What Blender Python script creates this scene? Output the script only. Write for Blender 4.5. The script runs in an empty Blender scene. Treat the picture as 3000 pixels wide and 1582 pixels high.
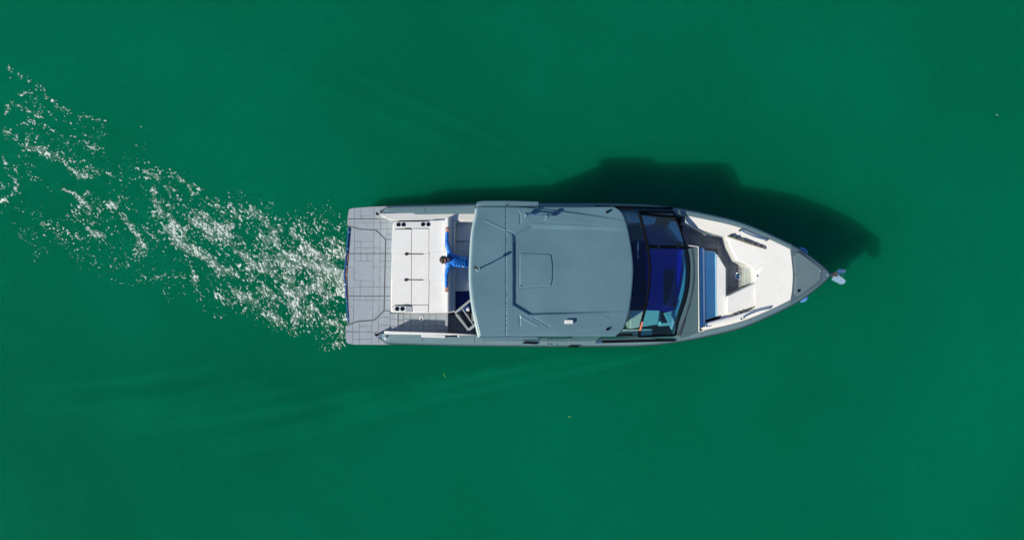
import bpy, bmesh, math, random
import numpy as np
from mathutils import Vector
R = math.radians
random.seed(7)
scene = bpy.context.scene
COL = scene.collection

# ------------------------------------------------------------------ camera, sky, sun, exposure
CAM_H, TILT, FPX = 19.3, R(3.78), 2000.0
cam_d = bpy.data.cameras.new('camera'); cam = bpy.data.objects.new('camera', cam_d); COL.objects.link(cam)
cam.location = (0, 0, CAM_H); cam.rotation_euler = (TILT, 0, 0)
cam_d.sensor_width = 36; cam_d.lens = 24; cam_d.clip_end = 5000
scene.camera = cam

SUN_DIR = Vector((1.19, 0.60, -1.0)).normalized()
EL = math.asin(-SUN_DIR.z); AZ = math.atan2(-SUN_DIR.x, -SUN_DIR.y)
world = bpy.data.worlds.new('World'); scene.world = world; world.use_nodes = True
wn = world.node_tree.nodes; wl = world.node_tree.links
sky = wn.new('ShaderNodeTexSky'); sky.sky_type = 'NISHITA'; sky.sun_disc = False
sky.sun_elevation = EL; sky.sun_rotation = AZ; sky.ozone_density = 7.0; sky.air_density = 1.0; sky.dust_density = 0.2
wl.new(sky.outputs[0], wn['Background'].inputs[0]); wn['Background'].inputs[1].default_value = 0.105
sun_d = bpy.data.lights.new('sun', 'SUN'); sun = bpy.data.objects.new('sun', sun_d); COL.objects.link(sun)
sun_d.energy = 4.8; sun_d.angle = R(0.53); sun_d.color = (1.0, 0.92, 0.74)
sun.rotation_euler = SUN_DIR.to_track_quat('-Z', 'Y').to_euler(); sun.location = (-12, -6, 10)
scene.view_settings.view_transform = 'Standard'; scene.view_settings.look = 'None'
scene.view_settings.exposure = 0.04; scene.view_settings.gamma = 1.0
scene.render.engine = 'CYCLES'
scene.cycles.use_denoising = True
scene.cycles.max_bounces = 10; scene.cycles.transparent_max_bounces = 12

# ------------------------------------------------------------------ survey: plan position of a mark -> metres at its real height
def U(px, py, z):
    dx, dy = (px-1500)/FPX, (791-py)/FPX
    c, s = math.cos(TILT), math.sin(TILT)
    k = (z-CAM_H)/(dy*s-c)
    return (dx*k, (dy*c+s)*k, z)
def sheet(ox, k): return lambda u, v, z: U(ox+k*u, 560+k*v, z)
A = sheet(980, .35350); B = sheet(1360, .35336); C = sheet(1780, .35336); D = sheet(2020, .35336)
def pts(S, uv, z): return [S(u, v, z) for u, v in uv]

# ------------------------------------------------------------------ materials
MATS = {}
def mat(name, col, rough=.5, metal=0, spec=.5, var=.06, vscale=3, bump=0, bscale=200, coat=0):
    if name in MATS: return MATS[name]
    m = bpy.data.materials.new(name); m.use_nodes = True; n = m.node_tree.nodes; l = m.node_tree.links
    b = n['Principled BSDF']; b.inputs['Roughness'].default_value = rough; b.inputs['Metallic'].default_value = metal
    b.inputs['Specular IOR Level'].default_value = spec; b.inputs['Coat Weight'].default_value = coat; b.inputs['Coat Roughness'].default_value = .12
    tc = n.new('ShaderNodeTexCoord'); nz = n.new('ShaderNodeTexNoise'); nz.inputs['Scale'].default_value = vscale; nz.inputs['Detail'].default_value = 6
    l.new(tc.outputs['Object'], nz.inputs['Vector'])
    r = n.new('ShaderNodeValToRGB'); r.color_ramp.elements[0].position = .3; r.color_ramp.elements[1].position = .7
    r.color_ramp.elements[0].color = tuple(c*(1-var) for c in col)+(1,); r.color_ramp.elements[1].color = tuple(min(1, c*(1+var)) for c in col)+(1,)
    l.new(nz.outputs['Fac'], r.inputs['Fac']); l.new(r.outputs[0], b.inputs['Base Color'])
    mr = n.new('ShaderNodeMapRange'); mr.inputs['To Min'].default_value = max(.02, rough-.06); mr.inputs['To Max'].default_value = min(1, rough+.08)
    l.new(nz.outputs['Fac'], mr.inputs['Value']); l.new(mr.outputs[0], b.inputs['Roughness'])
    if bump:
        n2 = n.new('ShaderNodeTexNoise'); n2.inputs['Scale'].default_value = bscale; n2.inputs['Detail'].default_value = 3
        l.new(tc.outputs['Object'], n2.inputs['Vector'])
        bp = n.new('ShaderNodeBump'); bp.inputs['Strength'].default_value = bump; bp.inputs['Distance'].default_value = .01
        l.new(n2.outputs['Fac'], bp.inputs['Height']); l.new(bp.outputs[0], b.inputs['Normal'])
    MATS[name] = m; return m
def glass(name, tint, refl=1.0):
    m = bpy.data.materials.new(name); m.use_nodes = True; n = m.node_tree.nodes; l = m.node_tree.links
    n.clear(); o = n.new('ShaderNodeOutputMaterial'); t = n.new('ShaderNodeBsdfTransparent'); g = n.new('ShaderNodeBsdfGlossy')
    g.inputs['Roughness'].default_value = .03; t.inputs['Color'].default_value = tint+(1,)
    lw = n.new('ShaderNodeLayerWeight'); pw = n.new('ShaderNodeMath'); pw.operation = 'POWER'; pw.inputs[1].default_value = 5; l.new(lw.outputs['Facing'], pw.inputs[0])
    f = n.new('ShaderNodeMath'); f.operation = 'MULTIPLY_ADD'; f.inputs[1].default_value = .9; f.inputs[2].default_value = .03; l.new(pw.outputs[0], f.inputs[0]); mx = n.new('ShaderNodeMixShader')
    l.new(f.outputs[0], mx.inputs[0]); l.new(t.outputs[0], mx.inputs[1]); l.new(g.outputs[0], mx.inputs[2]); l.new(mx.outputs[0], o.inputs[0])
    MATS[name] = m; return m
WHITE = mat('white_gelcoat', (.68, .68, .675), .28, var=.03, coat=.2)
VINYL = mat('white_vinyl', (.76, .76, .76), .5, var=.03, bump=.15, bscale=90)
SHADEV = mat('shaded_white_vinyl', (.62, .65, .69), .5, var=.03, bump=.15, bscale=90)  # white vinyl again, with the shade on its faces put into the colour
ROOF = mat('slate_paint', (.106, .196, .246), .30, var=.09, vscale=1.3, bump=.10, bscale=350, coat=.25)
CONS = mat('console_grey', (.075, .135, .155), .5, var=.05, bump=.2, bscale=260)
GUN = mat('grey_gelcoat', (.13, .208, .238), .3, var=.04)
BOWG = mat('grey_foredeck', (.075, .118, .155), .45, var=.05, bump=.2, bscale=260)
LOCK = mat('pale_grey_nonskid', (.115, .18, .205), .6, var=.05, bump=.3, bscale=260)
HULL = mat('blue_grey_hull', (.05, .09, .15), .25, var=.04)
RUB = mat('rub_rail_rubber', (.03, .05, .075), .5)
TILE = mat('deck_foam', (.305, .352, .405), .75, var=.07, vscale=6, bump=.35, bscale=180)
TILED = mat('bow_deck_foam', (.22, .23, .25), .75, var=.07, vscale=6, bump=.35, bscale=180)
JOINT = mat('joint_rubber', (.085, .10, .115), .7)
BLACK = mat('black_trim', (.003, .004, .007), .7, spec=.1)
DKGREY = mat('dark_grey_plastic', (.05, .055, .06), .4)
NAVY = mat('navy_upholstery', (.003, .006, .10), .7, spec=.1)
DASH = mat('dash_panel', (.002, .006, .34), .7, spec=.1)
SCREEN = mat('screen_glass', (.002, .002, .05), .4, spec=.15)
STEEL = mat('polished_steel', (.75, .78, .8), .12, metal=1, var=.02)
BLUEM = mat('blue_anodised_rail', (.03, .12, .38), .3, metal=.4)
TEAK = mat('teak_strip', (.36, .15, .08), .6, var=.25, vscale=20)
OLIVE = mat('olive_grey_plastic', (.13, .135, .115), .5)
OLIVED = mat('dark_cup_well', (.03, .032, .03), .5)
ORANGE = mat('orange_strap', (.8, .25, .13), .5)
BEIGE = mat('pale_step', (.36, .41, .40), .6)
GREYBAR = mat('light_grey_powdercoat', (.33, .36, .39), .4)
SHADEBLUE = mat('shade_blue_vinyl', (.45, .62, .80), .5, var=.03, bump=.15, bscale=90)  # white lounge backrest, its blue shade painted into the colour
SHADEBAND = mat('shade_blue_band', (.05, .30, .62), .5, var=.03)  # deeper blue shade on the lounge roll, painted as base colour
GLW = glass('windscreen_glass', (.28, .76, 1.0)); GLU = glass('clear_glass', (.82, .90, .96)); GLS = glass('side_glass', (.62, .82, .80))

# ------------------------------------------------------------------ mesh helpers
ROOT_AT = Vector((0, 0, 0))
def tag(o, label, cat, group=None, kind=None):
    if label: o['label'] = label
    if cat: o['category'] = cat
    if group: o['group'] = group
    if kind: o['kind'] = kind
    return o
def empty(name, loc):
    o = bpy.data.objects.new(name, None); COL.objects.link(o); o.location = loc; o.empty_display_size = .3; return o
def obj(name, verts, faces, m, parent=None, bevel=0, smooth=None, seg=2, off=None):
    me = bpy.data.meshes.new(name)
    off = ROOT_AT if off is None else off
    me.from_pydata([(v[0]-off[0], v[1]-off[1], v[2]-off[2]) for v in verts], [], faces)
    bm = bmesh.new(); bm.from_mesh(me); bmesh.ops.recalc_face_normals(bm, faces=bm.faces); bm.to_mesh(me); bm.free()
    me.materials.append(m)
    o = bpy.data.objects.new(name, me); COL.objects.link(o)
    if parent: o.parent = parent
    if smooth:
        me.shade_smooth(); me.set_sharp_from_angle(angle=R(smooth))
    if bevel:
        b = o.modifiers.new('bevel', 'BEVEL'); b.width = bevel; b.segments = seg; b.limit_method = 'ANGLE'; b.angle_limit = R(35)
        if not smooth: me.shade_smooth(); me.set_sharp_from_angle(angle=R(40))
    return o
def prism(name, top, zb, m, parent=None, bevel=0, seg=2):
    n = len(top); bot = [(x, y, zb) for x, y, z in top]
    f = [list(range(n)), list(range(2*n-1, n-1, -1))]+[[i, (i+1) % n, n+(i+1) % n, n+i] for i in range(n)]
    return obj(name, list(top)+bot, f, m, parent, bevel, None, seg)
def tube_geo(path, r, n=8, cap=True):
    P = [Vector(p) for p in path]; V = []; F = []
    for i, p in enumerate(P):
        t = (P[min(i+1, len(P)-1)]-P[max(i-1, 0)]).normalized()
        a = t.cross(Vector((0, 0, 1)))
        if a.length < .05: a = t.cross(Vector((1, 0, 0)))
        a.normalize(); b = t.cross(a)
        rr = r[i] if isinstance(r, (list, tuple)) else r
        for k in range(n):
            q = 2*math.pi*k/n; V.append(p+a*math.cos(q)*rr+b*math.sin(q)*rr)
    for i in range(len(P)-1):
        for k in range(n): F.append([i*n+k, i*n+(k+1) % n, (i+1)*n+(k+1) % n, (i+1)*n+k])
    if cap: F.append(list(range(n))[::-1]); F.append(list(range((len(P)-1)*n, len(P)*n)))
    return V, F
def tube(name, path, r, m, parent=None, n=8): return obj(name, *tube_geo(path, r, n), m, parent, smooth=50)
def lathe(name, prof, c, m, parent=None, n=20, axis=None):
    V = []; F = []
    ax = Vector(axis or (0, 0, 1)).normalized(); a = ax.cross(Vector((0, 1, .01))).normalized(); b = ax.cross(a)
    for r, h in prof:
        for k in range(n):
            q = 2*math.pi*k/n; V.append(Vector(c)+ax*h+a*r*math.cos(q)+b*r*math.sin(q))
    for i in range(len(prof)-1):
        for k in range(n): F.append([i*n+k, i*n+(k+1) % n, (i+1)*n+(k+1) % n, (i+1)*n+k])
    F.append(list(range(n))[::-1]); F.append(list(range((len(prof)-1)*n, len(prof)*n)))
    return obj(name, V, F, m, parent, smooth=35)
def bar(name, p, q, w, h, m, parent=None, bevel=.006):
    p, q = Vector(p), Vector(q); t = (q-p).normalized(); s = t.cross(Vector((0, 0, 1)))
    if s.length < .05: s = Vector((1, 0, 0))
    s.normalize(); u = s.cross(t); V = []
    for e in (p, q):
        for a, b in ((-1, -1), (1, -1), (1, 1), (-1, 1)): V.append(e+s*a*w/2+u*b*h/2)
    return obj(name, V, [[0, 1, 2, 3], [7, 6, 5, 4], [0, 4, 5, 1], [1, 5, 6, 2], [2, 6, 7, 3], [3, 7, 4, 0]], m, parent, bevel)
def catmull(P, n):
    P = [np.array(p, float) for p in P]; out = []; Q = [2*P[0]-P[1]]+P+[2*P[-1]-P[-2]]
    for i in range(len(P)-1):
        p0, p1, p2, p3 = Q[i:i+4]
        for k in range(n):
            t = k/n; out.append(.5*((2*p1)+(-p0+p2)*t+(2*p0-5*p1+4*p2-p3)*t*t+(-p0+3*p1-3*p2+p3)*t**3))
    out.append(P[-1]); return [tuple(float(c) for c in p) for p in out]
def clip(poly, x0, y0, x1, y1):
    def cut(P, ax, lim, sg):
        out = []
        for i in range(len(P)):
            a, b = P[i], P[(i+1) % len(P)]; ia, ib = (a[ax]-lim)*sg >= 0, (b[ax]-lim)*sg >= 0
            if ia: out.append(a)
            if ia != ib:
                t = (lim-a[ax])/(b[ax]-a[ax]); out.append((a[0]+(b[0]-a[0])*t, a[1]+(b[1]-a[1])*t))
        return out
    for ax, lim, sg in ((0, x0, 1), (0, x1, -1), (1, y0, 1), (1, y1, -1)):
        poly = cut(poly, ax, lim, sg)
        if len(poly) < 3: return []
    return poly
def area(P): return abs(sum(P[i][0]*P[(i+1) % len(P)][1]-P[(i+1) % len(P)][0]*P[i][1] for i in range(len(P))))/2
def tiles(S, region, rects, z, parent, m, g=1.6, th=.012):
    for r in rects:
        p = clip(region, r[0]+g, r[1]+(3.4 if r[1] in (517, 870) else g), r[2]-g, r[3]-(3.4 if r[3] in (517, 870) else g))
        q = []
        for a in p:
            if not q or abs(a[0]-q[-1][0])+abs(a[1]-q[-1][1]) > .5: q.append(a)
        if len(q) > 2 and area(q) > 60:
            prism('deck_tile', pts(S, q, z+random.uniform(-.0012, .0012)), z-th, m, parent)
def grid_rects(us, rows):
    out = []
    for (u0, u1), vs in zip(zip(us[:-1], us[1:]), rows):
        out += [(u0, a, u1, b) for a, b in zip(vs[:-1], vs[1:])]
    return out

# ------------------------------------------------------------------ numpy noise
def vnoise(x, y, seed):
    xi, yi = np.floor(x).astype(np.int64), np.floor(y).astype(np.int64); fx, fy = x-xi, y-yi
    fx = fx*fx*fx*(fx*(fx*6-15)+10); fy = fy*fy*fy*(fy*(fy*6-15)+10)
    def h(a, b):
        n = (a*374761393+b*668265263+seed*1442695041) & 0xffffffff
        n = ((n ^ (n >> 13))*1274126177) & 0xffffffff; n = ((n ^ (n >> 15))*2246822519) & 0xffffffff
        return ((n ^ (n >> 16)) & 0xffff)/65535.0
    return (h(xi, yi)*(1-fx)+h(xi+1, yi)*fx)*(1-fy)+(h(xi, yi+1)*(1-fx)+h(xi+1, yi+1)*fx)*fy
def fbm(x, y, seed, o=4, g=.5):
    s = 0; a = 1; t = 0
    for i in range(o):
        s = s+a*vnoise(x*2**i+17.3*i, y*2**i-9.1*i, seed+i); t += a; a *= g
    return s/t
def segdist(x, y, P):
    best = np.full(x.shape, 1e9); par = np.zeros(x.shape)
    for i in range(len(P)-1):
        (ax, ay), (bx, by) = P[i], P[i+1]; dx, dy = bx-ax, by-ay; L = dx*dx+dy*dy
        t = np.clip(((x-ax)*dx+(y-ay)*dy)/L, 0, 1); d = np.hypot(x-ax-t*dx, y-ay-t*dy)
        m = d < best; best = np.where(m, d, best); par = np.where(m, (i+t)/(len(P)-1), par)
    return best, par
W = lambda px, py: U(px, py, 0)[:2]

# ------------------------------------------------------------------ water
CREST = [([W(2000, 1012), W(1800, 1062), W(1500, 1118), W(1300, 1160), W(1050, 1215)], 0.12, 0.076),
         ([W(1900, 1030), W(1700, 1045), W(1400, 1100), W(1150, 1170), W(900, 1240), W(600, 1300)], 0.19, 0.101),
         ([W(1500, 1060), W(1250, 1110), W(1000, 1165), W(700, 1215), W(350, 1260)], 0.22, 0.091),
         ([W(1350, 1150), W(1150, 1205), W(880, 1275), W(600, 1340)], 0.14, 0.053), ([W(820, 1100), W(500, 1160), W(120, 1200)], 0.16, 0.053), ([W(700, 1060), W(420, 1105), W(80, 1130)], 0.14, 0.042),
         ([W(1000, 1105), W(650, 1175), W(250, 1225)], 0.24, 0.076),
         ([W(1660, 545), W(1560, 470), W(1400, 380), W(1200, 290), W(900, 150)], 0.14, 0.030),
         ([W(1560, 520), W(1330, 425), W(1050, 300), W(750, 170)], 0.20, 0.022)]
def water_z(x, y):
    z = .030*(fbm(x*.45+y*.1, y*.6, 3, 2)-.5)+.020*(fbm(x*1.1+.6*y, y*1.5-.3*x, 11, 3)-.5)
    for P, w, a in CREST:
        d, t = segdist(x, y, P); z = z+a*np.exp(-(d/w)**2)*np.sin(np.clip(t, 0, 1)*math.pi)**.6*(.7+.6*vnoise(x*.8, y*.8, 5))
    # churned water astern
    P = [W(1010, 810), W(700, 720), W(300, 560), W(0, 400)]
    d, t = segdist(x, y, P); w = .9+1.6*t
    z = z+np.exp(-(d/w)**2)*(1-.6*t)*np.where(x < W(1030, 800)[0], 1, 0)*(.10*(fbm(x*2.6+y, y*3-x, 21, 3)-.5))
    return z
def axis(lo, hi, step, far):
    c = np.arange(lo, hi+step/2, step); ext = [step]
    while sum(ext) < far: ext.append(ext[-1]*1.35)
    e = np.cumsum(ext); return np.concatenate([(lo-e)[::-1], c, hi+e])
gx, gy = axis(-15.5, 15.5, .05, 2500), axis(-8, 10, .05, 2500)
X, Y = np.meshgrid(gx, gy); Z = np.where((np.abs(X) < 16) & (Y > -9) & (Y < 11), water_z(X, Y), 0)
ny, nx = X.shape
me = bpy.data.meshes.new('water'); me.vertices.add(nx*ny)
me.vertices.foreach_set('co', np.stack([X, Y, Z], -1).astype(np.float32).ravel())
idx = np.arange(nx*ny).reshape(ny, nx)
q = np.stack([idx[:-1, :-1], idx[:-1, 1:], idx[1:, 1:], idx[1:, :-1]], -1).reshape(-1, 4)
me.loops.add(q.size); me.polygons.add(len(q)); me.loops.foreach_set('vertex_index', q.ravel().astype(np.int32))
me.polygons.foreach_set('loop_start', np.arange(0, q.size, 4, dtype=np.int32)); me.update(); me.shade_smooth()
water = bpy.data.objects.new('water', me); COL.objects.link(water); water['kind'] = 'structure'
m = bpy.data.materials.new('green_lake_water'); m.use_nodes = True; n = m.node_tree.nodes; l = m.node_tree.links
b = n['Principled BSDF']; b.inputs['IOR'].default_value = 1.33; b.inputs['Roughness'].default_value = .05; b.inputs['Specular IOR Level'].default_value = .16
b.inputs['Subsurface Weight'].default_value = .88; b.inputs['Subsurface Radius'].default_value = (.5, 1.0, .7); b.inputs['Subsurface Scale'].default_value = 6.5
tc = n.new('ShaderNodeTexCoord'); nz = n.new('ShaderNodeTexNoise'); nz.inputs['Scale'].default_value = .11; nz.inputs['Detail'].default_value = 4
l.new(tc.outputs['Object'], nz.inputs['Vector']); r = n.new('ShaderNodeValToRGB')
r.color_ramp.elements[0].position = .3; r.color_ramp.elements[1].position = .7
r.color_ramp.elements[0].color = (.0006, .122, .054, 1); r.color_ramp.elements[1].color = (.0006, .160, .086, 1)
l.new(nz.outputs['Fac'], r.inputs['Fac']); n3 = n.new('ShaderNodeTexNoise'); n3.inputs['Scale'].default_value = 5; n3.inputs['Detail'].default_value = 9; n3.inputs['Roughness'].default_value = .75; l.new(tc.outputs['Object'], n3.inputs['Vector'])
m3 = n.new('ShaderNodeMapRange'); m3.inputs['From Min'].default_value = .25; m3.inputs['From Max'].default_value = .75; m3.inputs['To Min'].default_value = .92; m3.inputs['To Max'].default_value = 1.08; l.new(n3.outputs['Fac'], m3.inputs['Value'])
vm = n.new('ShaderNodeVectorMath'); vm.operation = 'SCALE'; l.new(r.outputs[0], vm.inputs[0]); l.new(m3.outputs[0], vm.inputs['Scale']); l.new(vm.outputs[0], b.inputs['Base Color'])   # silt and plankton clouds; fine noise puts ripple shading into the colour
n2 = n.new('ShaderNodeTexNoise'); n2.inputs['Scale'].default_value = 6; n2.inputs['Detail'].default_value = 8; n2.inputs['Roughness'].default_value = .62
mp = n.new('ShaderNodeMapping'); mp.inputs['Rotation'].default_value = (0, 0, R(20)); mp.inputs['Scale'].default_value = (.6, 1.5, 1)
l.new(tc.outputs['Object'], mp.inputs['Vector']); l.new(mp.outputs[0], n2.inputs['Vector'])
bp = n.new('ShaderNodeBump'); bp.inputs['Strength'].default_value = .34; bp.inputs['Distance'].default_value = .02
l.new(n2.outputs['Fac'], bp.inputs['Height']); l.new(bp.outputs[0], b.inputs['Normal'])
me.materials.append(m)

# ------------------------------------------------------------------ foam of the wake (uncountable)
def sst(a, b_, v):
    t = np.clip((v-a)/(b_-a), 0, 1); return t*t*(3-2*t)
def foam_field():
    st = .010; x = np.arange(-14.6, W(1030, 800)[0], st); y = np.arange(-1.6, 8.6, st); X, Y = np.meshgrid(x, y)
    top = np.interp(X, [W(p, 0)[0] for p in (-60, 0, 150, 420, 560, 700, 850, 1010, 1040)], [W(0, p)[1] for p in (90, 140, 260, 400, 490, 560, 600, 612, 640)])
    bot = np.interp(X, [W(p, 0)[0] for p in (-60, 0, 150, 330, 500, 650, 800, 950, 1010, 1040)], [W(0, p)[1] for p in (700, 715, 750, 815, 870, 915, 955, 1005, 1022, 1015)])
    s = (Y-bot)/(top-bot); wob = .16*(fbm(X*.9, Y*.9, 31, 3)-.5)*2
    ins = sst(-.02, .14, s+wob*.8)*sst(-.02, .20, 1-s+wob)
    u = (X-X.min())/(X.max()-X.min())                       # 0 far astern, 1 at the transom
    wx, wy = X+.5*(fbm(X*.8, Y*.8, 40, 3)-.5), Y+.5*(fbm(X*.8+9, Y*.8, 41, 3)-.5)
    ang = np.interp(u, [0, .45, .75, 1], [R(-26), R(-34), R(-52), R(-60)])
    th0 = R(-40); a = wx*math.cos(th0)+wy*math.sin(th0); c = -wx*math.sin(th0)+wy*math.cos(th0)
    def ridge(fa, fc, seed, p): return np.clip(1-np.abs(2*fbm(a*fa, c*fc, seed, 3)-1)*1.25, 0, 1)**p
    fil = ridge(.45, 1.5, 50, 5)+.8*ridge(1.1, 3.0, 53, 5)
    patch = sst(.34, .66, fbm(X*.55+3, Y*.8, 80, 3)); patch = patch+(.75-patch)*sst(.45, .8, u)*.85; fine = sst(.30, .70, fbm(a*1.9, c*3.8, 84, 3)); fine = fine+(.55-fine)*sst(.5, .9, u)*.35
    base = np.interp(u, [0, .25, .45, .6, .75, .9, 1], [.06, .085, .14, .19, .25, .29, .30])
    lines = 0
    for P, w, k in (([W(1012, 808), W(950, 803), W(915, 795), W(880, 770), W(850, 752)], .10, .75), ([W(1012, 830), W(960, 820), W(900, 806)], .16, .35), ([W(850, 752), W(840, 735), W(800, 690)], .12, .25),
                    ([W(1012, 860), W(985, 850), W(965, 868)], .10, .35), ([W(1000, 770), W(960, 755), W(890, 740)], .07, .30), ([W(930, 830), W(880, 850), W(840, 880)], .09, .25),
                    ([W(780, 790), W(740, 765), W(690, 725), W(650, 670), W(600, 655), W(560, 645)], .10, .55), ([W(700, 700), W(640, 640), W(600, 620)], .10, .25),
                    ([W(545, 680), W(500, 640), W(470, 620), W(440, 590), W(435, 560)], .085, .75), ([W(700, 805), W(640, 790), W(590, 770), W(545, 740), W(520, 700), W(500, 670)], .10, .60), ([W(640, 800), W(590, 750), W(560, 735)], .14, .40),
                    ([W(410, 690), W(370, 640), W(340, 600), W(300, 590), W(260, 565)], .09, .40), ([W(390, 600), W(350, 580), W(310, 595)], .09, .25), ([W(260, 600), W(225, 565), W(185, 545)], .05, .75), ([W(270, 518), W(230, 505), W(190, 478)], .06, .85), ([W(300, 500), W(210, 470), W(130, 440)], .12, .25),
                    ([W(310, 670), W(270, 690), W(230, 695)], .08, .35), ([W(560, 830), W(500, 822), W(440, 825), W(410, 815)], .05, .40), ([W(560, 838), W(550, 815)], .06, .5), ([W(500, 850), W(420, 838), W(340, 805), W(230, 790)], .05, .16),
                    ([W(740, 890), W(710, 870), W(690, 862)], .10, .45), ([W(900, 960), W(800, 935), W(720, 900), W(640, 870)], .14, .22), ([W(1012, 1010), W(985, 1015), W(960, 1018)], .08, .40), ([W(1005, 960), W(960, 960), W(900, 950)], .14, .20),
                    ([W(705, 640), W(672, 590)], .035, .75), ([W(640, 640), W(600, 605)], .05, .25), ([W(490, 575), W(475, 545)], .035, .45),
                    ([W(120, 330), W(70, 330), W(40, 300), W(0, 320)], .07, .30), ([W(130, 440), W(90, 420), W(40, 390), W(0, 378)], .09, .35), ([W(100, 350), W(50, 360)], .06, .3), ([W(60, 560), W(20, 590)], .07, .35),
                    ([W(300, 348), W(230, 330), W(150, 290), W(90, 240), W(40, 200), W(0, 178)], .07, .28), ([W(500, 400), W(420, 375), W(370, 350)], .05, .12), ([W(100, 268), W(60, 285)], .05, .4)):
        d, t = segdist(wx, wy, P); lines = lines+k*np.exp(-(d/w)**2)
    lines = lines*(.40+.70*fine)*np.interp(u, [0, .35, .6], [.72, .9, 1])
    D = ins*np.interp(u, [0, .5, 1], [.62, .85, 1])*(.80*base*(.25+.8*patch)*(.35+1.0*fine)+.7*fil*np.interp(u, [0, .3, .6, 1], [.16, .20, .26, .22])*(.2+patch)*(.3+fine))+lines
    D = np.clip(D, 0, .9)
    ca, sa = np.cos(ang), np.sin(ang)
    # small flecks, stretched along the local streak direction
    def fleck(scale, el, seed):
        n1 = 0
        for th in (R(-28), R(-44), R(-60)):
            p, q = X*math.cos(th)+Y*math.sin(th), -X*math.sin(th)+Y*math.cos(th); wgt = np.exp(-((ang-th)/R(12))**2)+1e-3
            n1 = n1+wgt*fbm(p*scale/el, q*scale, seed, 2, .6)
        return n1/sum(np.exp(-((ang-th)/R(12))**2)+1e-3 for th in (R(-28), R(-44), R(-60)))
    n = .50*fleck(21, 1.9, 70)+.50*fleck(42, 1.6, 75)
    h, ed = np.histogram(n, 2000); cdf = np.cumsum(h)/n.size; nu = np.interp(n, .5*(ed[1:]+ed[:-1]), cdf)
    D = np.clip((D-lines)*(.22+1.15*sst(.32, .70, fbm(a*1.5+5, c*4.6, 130, 4, .6)+.08*sst(.55, 1, u)))+lines*np.clip(.4+ins, 0, 1), 0, .62+.16*sst(.75, .95, u)); f = nu-(1-D); f = np.where(D < .012, -1, f)
    e = np.clip(f/(.75*D+.025), 0, 1)*(.55+.45*vnoise(X*14, Y*14, 97))
    return X, Y, f, np.where(f > 0, .14+.86*e, np.clip((D-.20)*.5, 0, .08+.14*sst(.6, .95, u)))
def foam():
    X, Y, f, e = foam_field(); keep = (f > 0) | (e > .02)
    zz = water_z(X, Y)+.004+.012*e*(.6+.8*vnoise(X*40, Y*40, 99))
    k4 = keep[:-1, :-1] | keep[1:, :-1] | keep[:-1, 1:] | keep[1:, 1:]; e = np.where(keep, e, 0)
    iy, ix = np.nonzero(k4); w = X.shape[1]
    quads = np.stack([iy*w+ix, iy*w+ix+1, (iy+1)*w+ix+1, (iy+1)*w+ix], -1)
    used, inv = np.unique(quads.ravel(), return_inverse=True)
    jx = (vnoise(X*90, Y*90, 5)-.5)*.008
    co = np.stack([(X+jx).ravel()[used], (Y-jx).ravel()[used], zz.ravel()[used]], -1)
    me = bpy.data.meshes.new('wake_foam'); me.vertices.add(len(co)); me.vertices.foreach_set('co', co.astype(np.float32).ravel())
    me.loops.add(len(inv)); me.polygons.add(len(quads)); me.loops.foreach_set('vertex_index', inv.astype(np.int32))
    me.polygons.foreach_set('loop_start', np.arange(0, len(inv), 4, dtype=np.int32)); me.update()
    at = me.attributes.new('thick', 'FLOAT', 'POINT'); at.data.foreach_set('value', e.ravel()[used].astype(np.float32))
    me.shade_smooth()
    o = bpy.data.objects.new('wake_foam', me); COL.objects.link(o)
    tag(o, 'broken white wake foam trailing from the stern platform', 'foam', kind='stuff')
    m = bpy.data.materials.new('foam'); m.use_nodes = True; n = m.node_tree.nodes; l = m.node_tree.links; b = n['Principled BSDF']
    b.inputs['Base Color'].default_value = (.82, .90, .88, 1); b.inputs['Roughness'].default_value = .6
    tr = n.new('ShaderNodeBsdfTransparent'); mx = n.new('ShaderNodeMixShader'); at = n.new('ShaderNodeAttribute'); at.attribute_name = 'thick'
    mr = n.new('ShaderNodeMapRange'); mr.inputs['From Max'].default_value = 1; mr.inputs['To Min'].default_value = 0; mr.inputs['To Max'].default_value = .97
    l.new(at.outputs['Fac'], mr.inputs['Value']); l.new(mr.outputs[0], mx.inputs[0]); l.new(tr.outputs[0], mx.inputs[1]); l.new(b.outputs[0], mx.inputs[2])
    l.new(mx.outputs[0], n['Material Output'].inputs[0]); me.materials.append(m)
    print('foam quads', len(quads))
foam()

# ================================================================== the boat
boat = empty('motor_boat', (1.7, 1.06, 0)); ROOT_AT = Vector(boat.location)
tag(boat, 'grey and white hardtop motor boat under way on green water', 'boat')

# ---- hull lines
TAB = [(1112, 622, 990, 1.04), (1128, 609.5, 1000, 1.08), (1150, 602, 1006, 1.12), (1298, 597, 1009, 1.2), (1430, 595, 1011.5, 1.31), (1579, 594.3, 1013.4, 1.42), (1784, 596.2, 1014.8, 1.55), (1897, 599.5, 1011.3, 1.62), (1978, 608, 1001.7, 1.68),
       (2063, 619.5, 983, 1.73), (2180, 648.3, 953, 1.80), (2310, 708.4, 899.5, 1.87), (2373, 747.3, 862, 1.90), (2415, 778.5, 829, 1.92), (2441, 803, 803.6, 1.93)]
L = []
for px, t, bt, z in TAB:
    p, s = U(px, t, z), U(px, bt, z); L.append((p[0], (p[1]-s[1])/2, (p[1]+s[1])/2, z))
L = catmull(L, 8); LX = [a[0] for a in L]
hb = lambda x: float(np.interp(x, LX, [a[1] for a in L])); zg = lambda x: float(np.interp(x, LX, [a[3] for a in L]))
cA = np.polyfit(LX, [a[2] for a in L], 1); yc = lambda x: float(np.polyval(cA, x))
x0, x1 = LX[0], LX[-1]
def gw(x): return float(np.interp(x, [x0, x0+.16, x0+.4, x0+2.9, x0+5.4, x0+8.4, x0+10.4], [.08, .20, .265, .26, .24, .155, .15]))

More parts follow.
